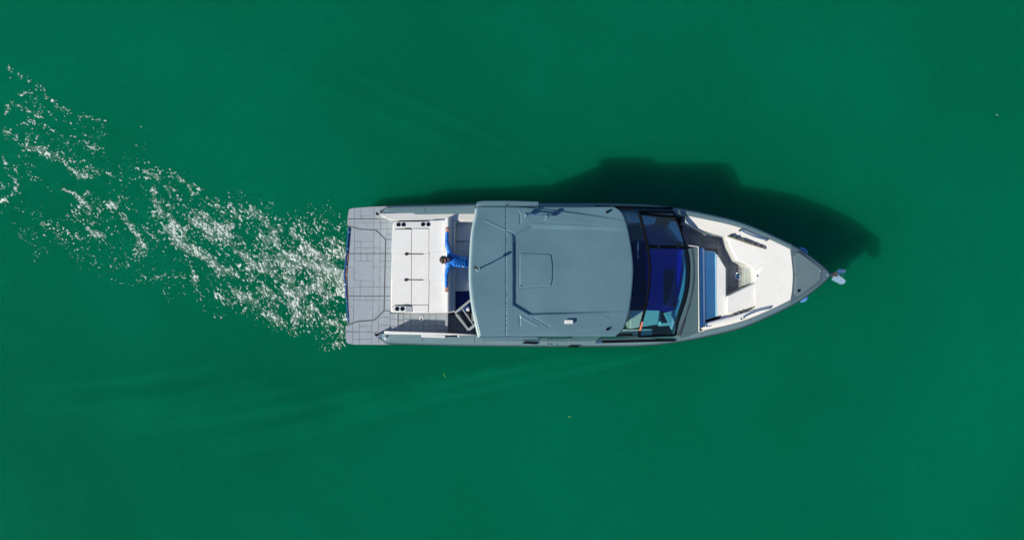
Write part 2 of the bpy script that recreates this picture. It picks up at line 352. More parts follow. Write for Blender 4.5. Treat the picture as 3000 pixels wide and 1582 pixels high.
def hull():
    xs = list(np.linspace(0, 1, 50)); V = []; F = []
    lev = [(.0, -.55, 1.75), (.80, -.10, 1.15), (.86, .12, .95), (.95, .55, .45), (1, None, 0)]   # breadth factor, height, stem rake
    for t in xs:
        row = []
        xt = x0-.15+(x1-x0+.15)*t; h = hb(max(xt, x0)); z = zg(max(xt, x0))-.16
        for k, zz, rk in lev:
            x = x0-.15+(x1-x0+.15-rk)*t; fl = k*(1-.35*(1-k)*max(0, t-.5)*4)
            row.append((x, max(h-.03, 0)*fl, min(z, .60+max(0, (xt-x0-.3)*1.5)) if zz is None else zz+(.25*max(0, t-.6)/.4 if zz < .2 else 0)))
        c = yc(xt)
        V += [(x, c+y, z_) for x, y, z_ in row[::-1]]+[(x, c-y, z_) for x, y, z_ in row[1:]]
    n = 9
    for i in range(len(xs)-1):
        for k in range(n-1): F.append([i*n+k, i*n+k+1, (i+1)*n+k+1, (i+1)*n+k])
    F.append(list(range(n)))
    return obj('hull', V, F, HULL, boat, smooth=40)
hull()
def ring(i0, i1, off, dz, side):
    return [(L[i][0], yc(L[i][0])+side*max(0, L[i][1]-off), L[i][3]+dz) for i in range(i0, i1)]
NL = len(L)
for side, nm in ((1, 'gunwale'), (-1, 'gunwale')):
    V = []; F = []
    for a in L:
        x, h, _, z = a; c = yc(x); w = min(gw(x), h*.9)
        taper = min(1, (x-x0)/.25+.45)                                # the quarter ends round down to the platform
        for o, dz in ((.06, -.30), (.0, -.12), (.012, -.07), (.055, -.012), (.085, 0), (w, .004), (w+.006, -.012), (w+.008, -.55)):
            V.append((x, c+side*max(0, h-min(o, h)), z+dz-(1-taper)*.25))
    n = 8
    for i in range(NL-1):
        for k in range(n-1): F.append([i*n+k, i*n+k+1, (i+1)*n+k+1, (i+1)*n+k])
    F.append(list(range(n)))
    g = obj(nm, V, F, GUN, boat, smooth=35)
    tube('rub_rail', ring(0, NL, -.004, -.125, side), .022, RUB, boat)
    # panel joints across the capping
    for px in ((1240, 1390, 2180) if side > 0 else (1236, 1390, 1418, 2006, 2043, 2180)):
        x = U(px, 800, 1.4)[0]; h = hb(x); w = gw(x); c = yc(x)
        bar('capping_joint', (x, c+side*(h-.075), zg(x)+.0035), (x, c+side*(h-w+.012), zg(x)+.006), .012, .004, JOINT, g, 0)
# inner sole that closes the hull
V = [(x, yc(x)+(hb(x)-.1), .64) for x in np.linspace(x0-.1, x1-2.6, 30)]+[(x, yc(x)-(hb(x)-.1), .64) for x in np.linspace(x1-2.6, x0-.1, 30)]
prism('inner_sole', V, .5, DKGREY, boat)
# ---- foredeck
fx = U(2311, 800, 1.87)[0]
edge = [(a[0], a[1]) for a in L if a[0] > fx+.02]
rear = catmull(pts(D, [(832, 432), (846, 540), (858, 690), (852, 820), (832, 940)], 1.873), 5)
fd = rear+[(x, yc(x)-max(0, h-.09), zg(x)+.008) for x, h in edge[:-1]]+[(edge[-1][0]-.10, yc(x1), 1.935)]+[(x, yc(x)+max(0, h-.09), zg(x)+.008) for x, h in edge[:-1][::-1]]
fore = prism('foredeck', fd, 1.6, BOWG, boat, .008)
lk = [(890, 512), (915, 512), (1075, 630), (1092, 652), (1088, 725), (1070, 750), (925, 860), (895, 870), (874, 850), (880, 690), (866, 540)]
prism('locker_gasket', pts(D, [(u+(4 if u > 980 else -5)*(1 if u < 900 or u > 1000 else 0), v+(-6 if v < 660 else 6)) for u, v in lk], 1.925), 1.9, JOINT, fore, .01)
lh = prism('anchor_locker_hatch', pts(D, lk, 1.937), 1.915, LOCK, fore, .008)
lathe('hatch_latch', [(.034, 0), (.034, .02), (.024, .035), (.0, .035)], D(905, 826, 1.935), BLACK, lh)
lathe('hatch_pin', [(.012, 0), (.012, .012), (.0, .014)], D(880, 690, 1.935), BLACK, lh, 10)
bar('hatch_hinge', D(1092, 650, 1.94), D(1094, 662, 1.94), .035, .02, STEEL, lh)
lathe('bow_light', [(.035, 0), (.035, .03), (.02, .05), (0, .052)], D(1147, 692, 1.94), STEEL, fore)
for (u, v), s in (((950, 488), 1), ((955, 900), -1)):
    c = Vector(D(u, v, 1.55)); t = Vector((.82, -.57*s, 0)); nrm = Vector((.57*.7, .82*s*.7, 0)); V = []; F = []
    for i in range(9):
        q = i/8*math.pi; w_ = math.sin(q); p = c+t*(-.13+.26*i/8)
        for d, h in ((-.10, -.06), (.055*w_, -.05*w_), (.065*w_, .0), (.05*w_, .045*w_), (-.10, .06)): V.append(p+nrm*d+Vector((0, 0, h)))
    for i in range(8):
        for k in range(4): F.append([i*5+k, i*5+k+1, i*5+k+6, i*5+k+5])
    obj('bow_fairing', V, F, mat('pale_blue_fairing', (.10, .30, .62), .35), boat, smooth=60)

# ---- swim platform
PZ = .70
outl = [(104, 262), (118, 150), (150, 138), (300, 128), (425, 122), (560, 118), (560, 1268), (400, 1275), (160, 1273), (112, 1264), (94, 1250), (88, 1130), (90, 1112), (124, 1100), (106, 690), (140, 300), (104, 290)]
plat = prism('swim_platform', pts(A, outl, PZ-.012), .42, JOINT, boat, .02)
hexi = [(140, 300), (205, 319), (342, 327), (420, 402), (407, 988), (328, 1063), (193, 1072), (124, 1096), (108, 690)]
t1 = [(120, 154), (150, 142), (300, 131), (440, 126), (440, 226), (107, 226)]
t2 = [(106, 234), (440, 234), (530, 246), (485, 250), (474, 397), (428, 397), (347, 318), (205, 309), (140, 290), (107, 280)]
rs = [(429, 403), (474, 403), (464, 987), (416, 987)]
l1 = [(112, 1113), (195, 1083), (332, 1073), (415, 994), (464, 994), (464, 1014), (519, 1016), (519, 1180), (93, 1158), (92, 1120)]
l2 = [(93, 1167), (345, 1168), (400, 1172), (520, 1262), (400, 1272), (160, 1270), (114, 1261), (97, 1248)]
rects = [(95, 280, 165, 517), (165, 290, 325, 418), (165, 418, 218, 470), (218, 418, 325, 470), (165, 470, 218, 517), (218, 470, 325, 517), (325, 290, 378, 470), (325, 470, 378, 517), (378, 320, 430, 517),
         (95, 517, 163, 632), (95, 632, 161, 800), (95, 800, 160, 870), (163, 517, 218, 580), (218, 517, 270, 580), (270, 517, 322, 580), (162, 580, 322, 740), (160, 740, 212, 795), (212, 740, 320, 795),
         (160, 795, 212, 870), (212, 795, 320, 870), (322, 517, 376, 632), (321, 632, 375, 795), (320, 795, 375, 870), (376, 517, 430, 580), (376, 580, 430, 632), (375, 632, 430, 795), (375, 795, 430, 870),
         (95, 870, 158, 955), (95, 955, 157, 1110), (158, 870, 212, 905), (212, 870, 260, 905), (260, 870, 320, 905), (157, 905, 318, 1090), (320, 870, 372, 905), (318, 905, 370, 1090), (372, 870, 430, 905), (370, 905, 430, 1090)]
tiles(A, hexi, rects, PZ, plat, TILE, 1.15)
tiles(A, t1, grid_rects([95, 165, 218, 325, 380, 445], [[120, 232], [120, 232], [120, 205, 232], [120, 232], [120, 232]]), PZ, plat, TILE, 1.15)
tiles(A, t2, grid_rects([95, 165, 325, 380, 435, 540], [[228, 300], [228, 260, 330], [228, 260, 312, 420], [228, 260, 312, 420], [228, 312, 360, 420]]), PZ, plat, TILE, 1.15)
tiles(A, rs, [(410, a, 480, b_) for a, b_ in ((400, 475), (475, 517), (517, 580), (580, 632), (632, 795), (795, 870), (870, 905), (905, 990))], PZ, plat, TILE, 1.3)
tiles(A, l1, grid_rects([80, 150, 205, 310, 365, 460, 522], [[1080, 1166], [1080, 1166], [1060, 1120, 1166], [1040, 1166], [980, 1045, 1110, 1190], [980, 1060, 1120, 1190]]), PZ, plat, TILE, 1.15)
tiles(A, l2, grid_rects([80, 150, 205, 310, 365, 440, 530], [[1160, 1280], [1160, 1227, 1280], [1160, 1227, 1280], [1160, 1280], [1160, 1280], [1160, 1280]]), PZ, plat, TILE, 1.15)
# stern rail with teak strips
railp = catmull(pts(A, [(122, 300), (104, 490), (90, 630), (84, 700), (92, 780), (104, 920), (116, 1085)], .62), 5)
tube('stern_rail', railp, .026, BLUEM, plat)
tk = catmull(pts(A, [(132, 300), (116, 490), (102, 630), (97, 700), (102, 780), (113, 920), (124, 1085)], .60), 6)
for i0, i1 in ((7, 10), (11, 17), (18, 22), (24, 29), (30, 33)):
    V, F = tube_geo(tk[i0:i1+1], .03, 6); obj('teak_strip', V, F, TEAK, plat)
for u, v in ((124, 340), (112, 480), (98, 622), (91, 768), (102, 910), (112, 1055)):
    bar('rail_bracket', A(u-6, v, .635), A(u+24, v, .635), .045, .03, STEEL, plat)
tube('stern_bumper', pts(A, [(138, 300), (121, 490), (108, 690), (116, 920), (128, 1085)], .58), .035, HULL, plat)

# ---- cockpit side deck on the starboard side
walk = prism('side_deck', pts(A, [(522, 1014), (922, 1014), (1110, 1014), (1190, 1190), (522, 1190)], PZ+.02), .60, JOINT, boat)
tiles(A, [(522, 1016), (920, 1016), (920, 1190), (522, 1190)], grid_rects([520, 572, 630, 735, 785, 840, 922], [[1010, 1070, 1115, 1195], [1010, 1060, 1195], [1010, 1115, 1195], [1010, 1195], [1010, 1115, 1195], [1010, 1115, 1150, 1195]]), PZ+.034, walk, TILE, 1.5)
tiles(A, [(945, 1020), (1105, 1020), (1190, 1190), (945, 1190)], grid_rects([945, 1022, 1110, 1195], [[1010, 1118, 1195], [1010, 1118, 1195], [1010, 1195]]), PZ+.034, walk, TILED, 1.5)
dr = prism('drain_plate', pts(A, [(704, 1042), (738, 1042), (738, 1076), (704, 1076)], PZ+.046), PZ+.02, WHITE, walk, .006)
lathe('drain_hole', [(.022, 0), (.022, .006), (0, .007)], A(719, 1058, PZ+.046), BLACK, dr, 12)
bar('step_trim', A(519, 1013, PZ+.045), A(519, 1180, PZ+.045), .018, .03, WHITE, walk)
bar('bulkhead_frame', A(932, 1012, .86), A(932, 1192, .86), .075, .22, GREYBAR, boat)

# ---- white side coaming (port) and inner bulwark liners
def strip(name, S, top, bot, zt, zb, m, zlow): # slab between two edge lines
    a = pts(S, top, zt); b_ = pts(S, bot, zb); return prism(name, a+b_[::-1], zlow, m, boat, .015)
strip('port_coaming', A, [(372, 186), (700, 178), (1000, 166), (1260, 156)], [(378, 198), (440, 232), (520, 243), (800, 243), (1000, 240), (1260, 240)], 1.15, 1.19, WHITE, .72)
strip('quarter_box', A, [(352, 190), (430, 186)], [(352, 222), (430, 228)], .95, .93, GREYBAR, .71)
strip('starboard_liner', A, [(410, 1160), (520, 1163), (920, 1176), (1200, 1190)], [(410, 1185), (720, 1190), (920, 1205), (1200, 1215)], 1.27, 1.20, WHITE, .73)
bar('fold_down_rail', A(722, 1196, 1.20), A(920, 1204, 1.22), .085, .05, WHITE, boat, .01)
bar('side_door_slot', A(925, 1196, 1.2), A(1022, 1199, 1.22), .06, .04, BLACK, boat, .01)
lathe('slot_knob', [(.03, 0), (.03, .05), (.015, .06), (0, .06)], A(1030, 1200, 1.2), WHITE, boat)
for u, v, z in ((352, 188, 1.0), (343, 1190, .95)):
    cl = tube('stern_cleat', [A(u-8, v-14, z+.05), A(u, v, z+.03), A(u+8, v+14, z+.05)], [.012, .02, .012], BLACK, boat)
    lathe('cleat_base', [(.03, -.28), (.03, .02), (.0, .022)], A(u, v, z), BLACK, cl, 12)
for u, v in ((360, 1212), (424, 1207)):
    lathe('chrome_fitting', [(.03, -.1), (.03, .0), (.024, .018), (.01, .028), (0, .03)], A(u, v, 1.0 if u < 400 else 1.14), STEEL, boat, 14)
bar('fitting_bar', A(360, 1210, 1.0), A(424, 1206, 1.13), .02, .015, STEEL, boat, .003)

# ---- aft sunpad module
SZ = 1.28
mod = prism('sunpad_module', pts(A, [(484, 262), (492, 252), (800, 248), (950, 218), (1262, 214), (1262, 250), (1000, 256), (995, 1000), (925, 1012), (640, 1012), (476, 1006), (464, 996), (466, 760), (478, 320)], 1.16), .72, WHITE, boat, .03, 3)
def cush(name, S, uv, z, th, m, parent, bv=.03): return prism(name, pts(S, uv, z), z-th, m, parent, bv, 3)
cush('header_panel', A, [(488, 254), (806, 249), (806, 306), (488, 310)], SZ, .14, WHITE, mod, .02)
for a, b_ in ((318, 520.2), (520.8, 734.4), (735, 940)): cush('sunpad_cushion', A, [(478, a), (637, a), (635, b_), (470, b_)], SZ, .14, VINYL, mod, .005)
for a, b_ in ((313, 520.2), (520.8, 734.4), (735, 940)): cush('sunpad_cushion', A, [(641, a), (783, a), (780, b_), (639, b_)], SZ, .14, VINYL, mod, .005)
for a, b_ in ((246, 504.9), (505.4, 739.4), (739.9, 1006)): cush('backrest_pad', A, [(787, a), (916, a-(6 if a < 300 else 0)), (914, b_), (783, b_)], SZ+.004, .15, VINYL, mod, .005)
cush('starboard_pad', A, [(640, 944), (780, 942), (778, 1006), (650, 1008)], SZ, .14, VINYL, mod, .02)
bx = cush('cup_box', A, [(470, 950), (600, 950), (600, 1004), (476, 1004)], SZ+.06, .2, WHITE, mod, .02)
V = pts(A, [(602, 952), (602, 1003)], SZ+.055)+pts(A, [(644, 1000), (644, 954)], SZ+.01); prism('cup_box_ramp', V, SZ-.1, SHADEV, mod, .006)
for k, (u, v) in enumerate(((530, 278), (572, 278), (733, 276), (777, 276), (518, 975), (562, 975))):
    z = SZ+.002 if k < 4 else SZ+.062
    h = lathe('cup_holder', [(.058, 0), (.058, .008), (.05, .010), (.046, .004), (.044, .003)], A(u, v, z), STEEL, mod, 22)
    lathe('cup_well', [(.046, 0), (.046, .0065), (0, .0065)], A(u, v, z), BLACK, h, 20)
for v, u in ((521, 597), (735, 594)):
    lt = lathe('pad_latch', [(.042, 0), (.042, .012), (.03, .022), (.012, .026), (0, .026)], A(u, v, SZ), BLACK, mod, 16)
    bar('latch_strap', A(u-18, v, SZ+.018), A(u+20, v, SZ+.018), .03, .014, DKGREY, lt, .003)
    bar('latch_rod', A(u+20, v, SZ+.010), A(u+138, v+1, SZ+.010), .022, .012, DKGREY, lt, .003)
for v, u in ((312, 602), (944, 594)):
    bar('pad_hinge', A(u-22, v, SZ+.01), A(u+22, v, SZ+.01), .03, .02, DKGREY, mod, .004)
# aft-facing backrest bolster + bench
V0 = [(918, 216), (950, 214), (948, 1004), (916, 1008)]
cush('backrest_roll', A, V0, SZ+.10, .35, VINYL, mod, .035)
fr = pts(A, [(951, 214), (948, 1002)], SZ+.09)+pts(A, [(996, 1000), (1003, 246)], .90)
prism('backrest_face', fr, .7, SHADEV, mod, .01)
cush('bench_cushion', A, [(1004, 250), (1300, 250), (1300, 414), (1003, 416)], 0.90, .16, VINYL, mod, .025)
cush('bench_cushion', A, [(1003, 421), (1300, 420), (1300, 828), (998, 830)], 0.90, .16, VINYL, mod, .025)
prism('bench_plinth', pts(A, [(1000, 250), (1290, 250), (1290, 828), (998, 828)], .74), .62, WHITE, mod)
cush('foot_mat', A, [(996, 834), (1300, 834), (1300, 1000), (994, 1002)], .80, .1, mat('deep_blue_mat', (.006, .035, .20), .8), boat, .01)
# folding gate of grey bars on the starboard side of the bench
gate = bar('gate_frame', A(998, 1010, 1.12), A(1150, 885, 1.16), .06, .05, GREYBAR, boat)
bar('gate_bar', A(1008, 1018, 1.10), A(1112, 1150, 1.06), .06, .05, GREYBAR, gate)
bar('gate_bar', A(1060, 975, 1.14), A(1150, 1105, 1.10), .03, .04, GREYBAR, gate)
bar('gate_bar', A(1100, 1160, 1.08), A(1200, 1080, 1.12), .07, .05, GREYBAR, gate)
prism('gate_panel', pts(A, [(1022, 1020), (1060, 985), (1140, 1105), (1105, 1135)], 1.0), .97, DKGREY, gate)
lathe('gate_knob', [(.05, 0), (.05, .03), (.03, .05), (0, .05)], A(1108, 980, 1.15), WHITE, gate)
cush('seat_edge', A, [(1118, 755), (1160, 755), (1160, 826), (1118, 826)], 1.0, .1, VINYL, mod, .02)

base_ = [(640, 480), (652, 560), (658, 650), (652, 770), (632, 880), (600, 985), (565, 1090), (545, 1150)]
# ---- cabin interior: liners, floor, helm
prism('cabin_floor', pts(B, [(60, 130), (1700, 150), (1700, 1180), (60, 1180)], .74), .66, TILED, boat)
for v0, v1, z in ((118, 250, 1.38), (1150, 1235, 1.30)):
    prism('cabin_side_liner', pts(B, [(150, v0), (900, v0), (1560, v0+26 if v0 < 500 else v0-10), (1560, v1), (900, v1), (150, v1)], z), .74, WHITE, boat, .02)
dash = prism('dashboard', pts(C, [(330, 480), (640, 474), (655, 640), (640, 800), (560, 1000), (335, 985)], 1.80), .74, DASH, boat, .03)
prism('dash_lit_band', [(p[0]-.03, p[1], 1.82) for p in catmull(pts(C, base_, 1.82), 3)]+pts(C, [(470, 1010), (560, 985), (610, 800), (628, 640), (615, 500)], 1.82), 1.7, mat('lit_dash_grey', (.42, .48, .50), .6), dash, .01)  # outer part of the dash, its lit look put in as a paler slab
prism('helm_display', [C(462, 650, 1.80), C(558, 650, 1.86), C(564, 960, 1.86), C(462, 962, 1.80)], 1.78, SCREEN, dash, .004)
tube('steering_wheel', [tuple(Vector(C(318, 800, 1.62))+Vector((.08*math.cos(q), .19*math.sin(q), .16*math.cos(q)))) for q in np.linspace(0, 2*math.pi, 25)], .016, BLACK, dash)
bar('dash_grab_bar', C(252, 420, 1.66), C(252, 560, 1.66), .03, .03, STEEL, dash)
prism('helm_console', pts(C, [(212, 410), (335, 412), (335, 975), (200, 975)], 1.45), .74, NAVY, boat, .03)
for v in (470, 640, 810):
    st = prism('helm_seat', pts(B, [(1010, v), (1190, v), (1190, v+140), (1010, v+140)], 1.35), 1.2, NAVY, boat, .03)
    prism('seat_back', [B(975, v, 1.95), B(1015, v, 1.95), B(1015, v+140, 1.95), B(975, v+140, 1.95)], 1.3, NAVY, st, .03)
    lathe('seat_pedestal', [(.16, 0), (.16, .03), (.06, .06), (.06, .46), (0, .46)], B(1100, v+70, .74), STEEL, st)
prism('floor_shade_sheet', pts(C, [(300, 285), (600, 300), (640, 450), (335, 450)], .80), .73, mat('blue_shade_floor', (.02, .13, .42), .9, bump=.4, bscale=150), boat, .01)  # sheet added over the floor, blue of the shaded cabin put into its colour
prism('port_side_seat', pts(C, [(160, 175), (275, 178), (285, 262), (180, 262)], 1.42), .74, WHITE, boat, .03)
prism('port_helm_locker', pts(C, [(290, 205), (412, 215), (385, 275), (310, 280)], 1.45), .74, WHITE, boat, .03)
prism('port_step_panel', pts(C, [(520, 245), (575, 250), (640, 430), (600, 420), (505, 300)], 1.35), .74, WHITE, boat, .02)
prism('starboard_side_seat', pts(C, [(190, 988), (440, 980), (420, 1105), (185, 1140)], 1.70), .74, mat('cream_vinyl', (.62, .62, .55), .5), boat, .03)
sw = prism('helm_side_locker', pts(C, [(420, 1010), (600, 1000), (570, 1110), (430, 1120)], 1.35), .74, WHITE, boat, .03)
prism('switch_panel', pts(C, [(440, 1020), (520, 1018), (515, 1090), (445, 1095)], 1.36), 1.34, SCREEN, sw)

# ---- console deck ahead of the windscreen
KZ = 1.95
base = [(545, 176), (598, 310), (645, 450), (668, 560), (674, 650), (668, 770), (648, 880), (615, 985), (580, 1090), (560, 1190)]
bcur = catmull(pts(C, [(u+8, v) for u, v in base], KZ), 4)
bc2 = [p for p in bcur if C(0, 462, KZ)[1] >= p[1]]
con = prism('console_deck', bc2+pts(C, [(600, 1222), (640, 1215), (755, 1166), (750, 462)], KZ), .74, CONS, boat, .02)
tr = catmull(pts(C, [(702, 478), (716, 600), (716, 720), (700, 850), (668, 980), (625, 1100), (585, 1200)], KZ+.004), 5)
obj('wiper_channel', [v for p in tr for v in ((p[0]-.022, p[1], p[2]), (p[0]+.022, p[1], p[2]), (p[0]+.022, p[1], p[2]-.02), (p[0]-.022, p[1], p[2]-.02))],
    [[i*4+k, i*4+(k+1) % 4, i*4+4+(k+1) % 4, i*4+4+k] for i in range(len(tr)-1) for k in range(4)], RUB, con)
bar('wiper_arm', C(640, 1062, KZ+.02), C(598, 1196, KZ+.02), .03, .02, DKGREY, con)
for p, q in (((672, 452), (752, 462)), ((752, 458), (758, 1167)), ((757, 1163), (800, 1158))):
    bar('white_trim', C(*p, KZ+.012), C(*q, KZ+.012), .022, .03, WHITE, con, .005)
bar('deck_seam', C(640, 1172, KZ+.004), C(742, 1172, KZ+.004), .01, .004, JOINT, con, 0)

# ---- bow cockpit
bf = prism('bow_floor', pts(D, [(-60, 300), (300, 380), (560, 600), (560, 800), (300, 900), (-60, 900)], 1.08), .9, JOINT, boat)
tiles(D, [(-60, 280), (300, 350), (460, 560), (460, 830), (290, 900), (230, 480), (-60, 460)],
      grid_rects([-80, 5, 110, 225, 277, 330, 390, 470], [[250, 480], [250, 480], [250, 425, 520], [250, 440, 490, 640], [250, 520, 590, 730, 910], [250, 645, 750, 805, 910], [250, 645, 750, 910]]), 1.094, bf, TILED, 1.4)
lathe('table_socket', [(.098, 0), (.098, .02), (.088, .026), (.08, .012), (0, .012)], D(405, 706, 1.094), STEEL, bf, 28)
prism('bow_step', pts(D, [(456, 606), (530, 648), (536, 668), (536, 745), (530, 760), (452, 782)], 1.30), 1.0, BEIGE, boat, .015)
# moulded liner around the well
gi = lambda side, xs: [(x, yc(x)+side*(hb(x)-gw(x)-.012), zg(x)-.02) for x in xs]
xa, xb = D(-30, 0, 1.6)[0], D(815, 0, 1.85)[0]
port_in = pts(D, [(532, 652), (455, 602), (388, 575), (345, 490), (303, 378), (200, 352), (100, 318), (-40, 262)], 1.55)
stern_in = pts(D, [(80, 1120), (132, 1090), (262, 1060), (308, 870), (420, 820), (533, 768), (536, 745)], 1.52)
lin = gi(1, np.linspace(xa, xb, 16))+pts(D, [(838, 480), (862, 690), (850, 850)], 1.85)+gi(-1, np.linspace(xb, D(84, 0, 1.6)[0], 14))+stern_in+port_in
prism('bow_liner', lin, 1.0, WHITE, boat, .012)
SEAT = 1.60
def bowc(name, uv, z=SEAT, m=VINYL, th=.12, bv=.03): return cush(name, D, uv, z, th, m, boat, bv)
# cushions follow the liner, 5 cm proud
prism('port_bow_cushion', [D(309, 384, 1.60), D(322, 372, 1.62), D(630, 486, 1.68), D(640, 600, 1.66), D(534, 645, 1.62), D(458, 599, 1.60), D(393, 574, 1.60)], 1.4, VINYL, boat, .025, 3)
prism('forward_bow_cushion', [D(638, 500, 1.70), D(822, 486, 1.80), D(850, 690, 1.80), D(826, 898, 1.80), D(716, 925, 1.72), D(652, 822, 1.66), D(574, 758, 1.63), D(542, 738, 1.62), D(540, 652, 1.62), D(642, 606, 1.66)], 1.4, VINYL, boat, .025, 3)
prism('starboard_bow_cushion', [D(316, 872, 1.60), D(536, 764, 1.60), D(570, 765, 1.61), D(648, 828, 1.64), D(694, 914, 1.68), D(640, 914, 1.66), D(340, 1016, 1.60), D(306, 1012, 1.60)], 1.4, VINYL, boat, .025, 3)
# cup-holder rails
def cuprail(a, b_, z, wd, z2):
    a3, b3 = Vector(D(*a, z)), Vector(D(*b_, z2)); t = (b3-a3).normalized(); s = Vector((-t.y, t.x, 0)); Lh = (b3-a3).length
    prof = [(0, .0), (.035, .5), (.27, .55), (.30, .25), (.37, .65), (.6, .75), (.64, .62), (.97, .75), (1, 0)]
    P = [a3+t*Lh*k+s*wd*h for k, h in prof]
    o = prism('cup_rail', [tuple(p) for p in P], z-.12, OLIVE, boat, .006)
    for k in (.09, .22, .71, .86): lathe('cup_well', [(.034, 0), (.034, .008), (.026, .009), (0, .003)], a3+t*Lh*k+s*wd*.36+Vector((0, 0, (z2-z)*0+.002)), OLIVED, o, 14)
    bar('rail_slot', a3+t*Lh*.42+s*wd*.42+Vector((0, 0, .004)), a3+t*Lh*.62+s*wd*.45+Vector((0, 0, .004)), .035, .01, OLIVED, o, .003)
cuprail((318, 372), (634, 482), 1.74, .095, 1.76)
cuprail((640, 916), (338, 1030), 1.72, .06, 1.70)
def grab(P, zs):
    c = catmull([D(u, v, z) for (u, v), z in zip(P, zs)], 6); g = tube('grab_rail', c, .024, STEEL, boat)
    for e in (c[0], c[-1]): lathe('rail_foot', [(.03, -.12), (.03, -.02), (.02, .0), (0, .0)], e, DKGREY, g, 12)
grab([(428, 322), (480, 350), (560, 382), (642, 404)], [1.84, 1.86, 1.87, 1.87])
grab([(438, 1056), (460, 1036), (560, 992), (668, 966)], [1.83, 1.86, 1.88, 1.88])
prism('starboard_bolster', [D(128, 1098, 1.74), D(330, 1046, 1.76), D(560, 976, 1.80), D(690, 918, 1.82), D(706, 950, 1.83), D(470, 1042, 1.80), D(300, 1092, 1.78), D(128, 1134, 1.76)], 1.4, VINYL, boat, .035, 3)
bar('drain_slot', D(561, 694, 1.625), D(561, 712, 1.625), .02, .05, OLIVE, boat, .004)
# lounge against the console
lo = prism('lounge_seat', pts(D, [(128, 490), (205, 500), (240, 530), (306, 640), (306, 870), (298, 1020), (262, 1028), (136, 1070)], 1.50), 1.1, VINYL, boat, .03, 3)
prism('lounge_shade_pad', pts(D, [(130, 494), (203, 503), (222, 520), (226, 556), (224, 700), (226, 900), (232, 1036), (138, 1064)], 1.512), 1.3, mat('shade_ice_blue', (.40, .84, 1.0), .5, var=.03), lo, .02, 3)  # shaded part of the white seat, blue shade painted as its colour
prism('lounge_headrest', [D(82, 470, 1.88), D(104, 474, 1.86), D(112, 1112, 1.86), D(92, 1140, 1.88)], 1.2, SHADEBAND, lo, .02, 3)
prism('lounge_backrest', [D(107, 468, 1.80), D(124, 480, 1.70), D(132, 1086, 1.70), D(114, 1110, 1.80)], 1.2, SHADEBLUE, lo, .015, 3)
for k in range(5):
    bar('seat_stitching', D(208+k*9, 544+k*1.5, 1.516), D(214+k*9, 547+k*1.5, 1.516), .012, .004, WHITE, lo, 0)

# ---- windscreen
tp = [(258, 168), (298, 310), (330, 450), (344, 560), (350, 650), (344, 770), (330, 880), (308, 985), (282, 1090), (258, 1205)]
TZ = 2.70
T = catmull(pts(C, tp, TZ), 4); Bs = catmull(pts(C, base, KZ+.01), 4)
rf = [(140, 165), (165, 250), (195, 370), (214, 500), (222, 640), (216, 780), (200, 920), (180, 1030), (158, 1110), (142, 1165)]
RF = catmull(pts(C, rf, 2.93), 4)
def pane(name, P, Q, m, parent):
    n = len(P); return obj(name, P+Q, [[i, i+1, n+i+1, n+i] for i in range(n-1)], m, parent, smooth=40)
k = min(range(len(T)), key=lambda i: abs(T[i][1]-C(0, 450, TZ)[1]))
ws = pane('windscreen', T[k:], Bs[k:], GLW, boat)
pane('windscreen_door_pane', T[:k+1], Bs[:k+1], GLW, ws)
pane('brow_glass', RF, T, GLU, ws)
tube('windscreen_header', T, .034, BLACK, ws); tube('windscreen_sill', Bs, .022, BLACK, ws)
bar('windscreen_mullion', C(335, 456, TZ+.02), C(655, 470, KZ+.03), .07, .05, BLACK, ws)
for u, v in ((425, 459), (580, 467)): lathe('mullion_screw', [(.016, 0), (.014, .012), (0, .014)], tuple(Vector(C(u, v, TZ-(u-335)/320*.74+.06))), STEEL, ws, 10)
bar('windscreen_pillar', C(262, 186, TZ), C(552, 214, KZ+.03), .055, .05, BLACK, ws)
bar('windscreen_pillar', C(252, 172, TZ), C(545, 176, KZ+.02), .05, .05, BLACK, ws); bar('windscreen_pillar', C(258, 1205, TZ), C(560, 1194, KZ+.02), .05, .05, BLACK, ws)
bar('orange_strap', C(290, 1082, TZ+.045), C(268, 1158, TZ+.045), .04, .02, ORANGE, ws)

# ---- hardtop: one moulded height field
def sd_poly(x, y, P):
    d = np.full(x.shape, 1e9); ins = np.zeros(x.shape, bool)
    for i in range(len(P)):
        (ax, ay), (bx_, by) = P[i][:2], P[(i+1) % len(P)][:2]; dx, dy = bx_-ax, by-ay
        t = np.clip(((x-ax)*dx+(y-ay)*dy)/(dx*dx+dy*dy), 0, 1); d = np.minimum(d, np.hypot(x-ax-t*dx, y-ay-t*dy))
        c = ((ay > y) != (by > y)) & (x < (bx_-ax)*(y-ay)/(by-ay+1e-12)+ax); ins ^= c
    return np.where(ins, d, -d)
HZ = 3.0
def rline(x, y, P): return segdist(x, y, [B(u, v, HZ)[:2] for u, v in P])
def sstep(a, b_, v): t = np.clip((v-a)/(b_-a), 0, 1); return t*t*(3-2*t)
rear_c = catmull(pts(B, [(96, 110), (92, 190), (64, 340), (52, 500), (46, 700), (54, 850), (74, 1000), (104, 1140), (122, 1222)], HZ), 6)
front_c = catmull(pts(B, [(1240, 118), (1305, 160), (1340, 220), (1374, 350), (1400, 520), (1408, 650), (1400, 800), (1380, 970), (1352, 1080), (1322, 1152), (1262, 1206)], HZ), 6)
ry, rx_ = np.array([p[1] for p in rear_c])[::-1], np.array([p[0] for p in rear_c])[::-1]
fy_, fx_ = np.array([p[1] for p in front_c])[::-1], np.array([p[0] for p in front_c])[::-1]
yt, yb = B(0, 120, HZ)[1], B(0, 1208, HZ)[1]
ys = np.linspace(yb, yt, 230); ss = np.linspace(0, 1, 280)
XR, XF = np.interp(ys, ry, rx_), np.interp(ys, fy_, fx_)
HX = XR[:, None]+(XF-XR)[:, None]*ss[None, :]; HY = np.repeat(ys[:, None], 280, 1)
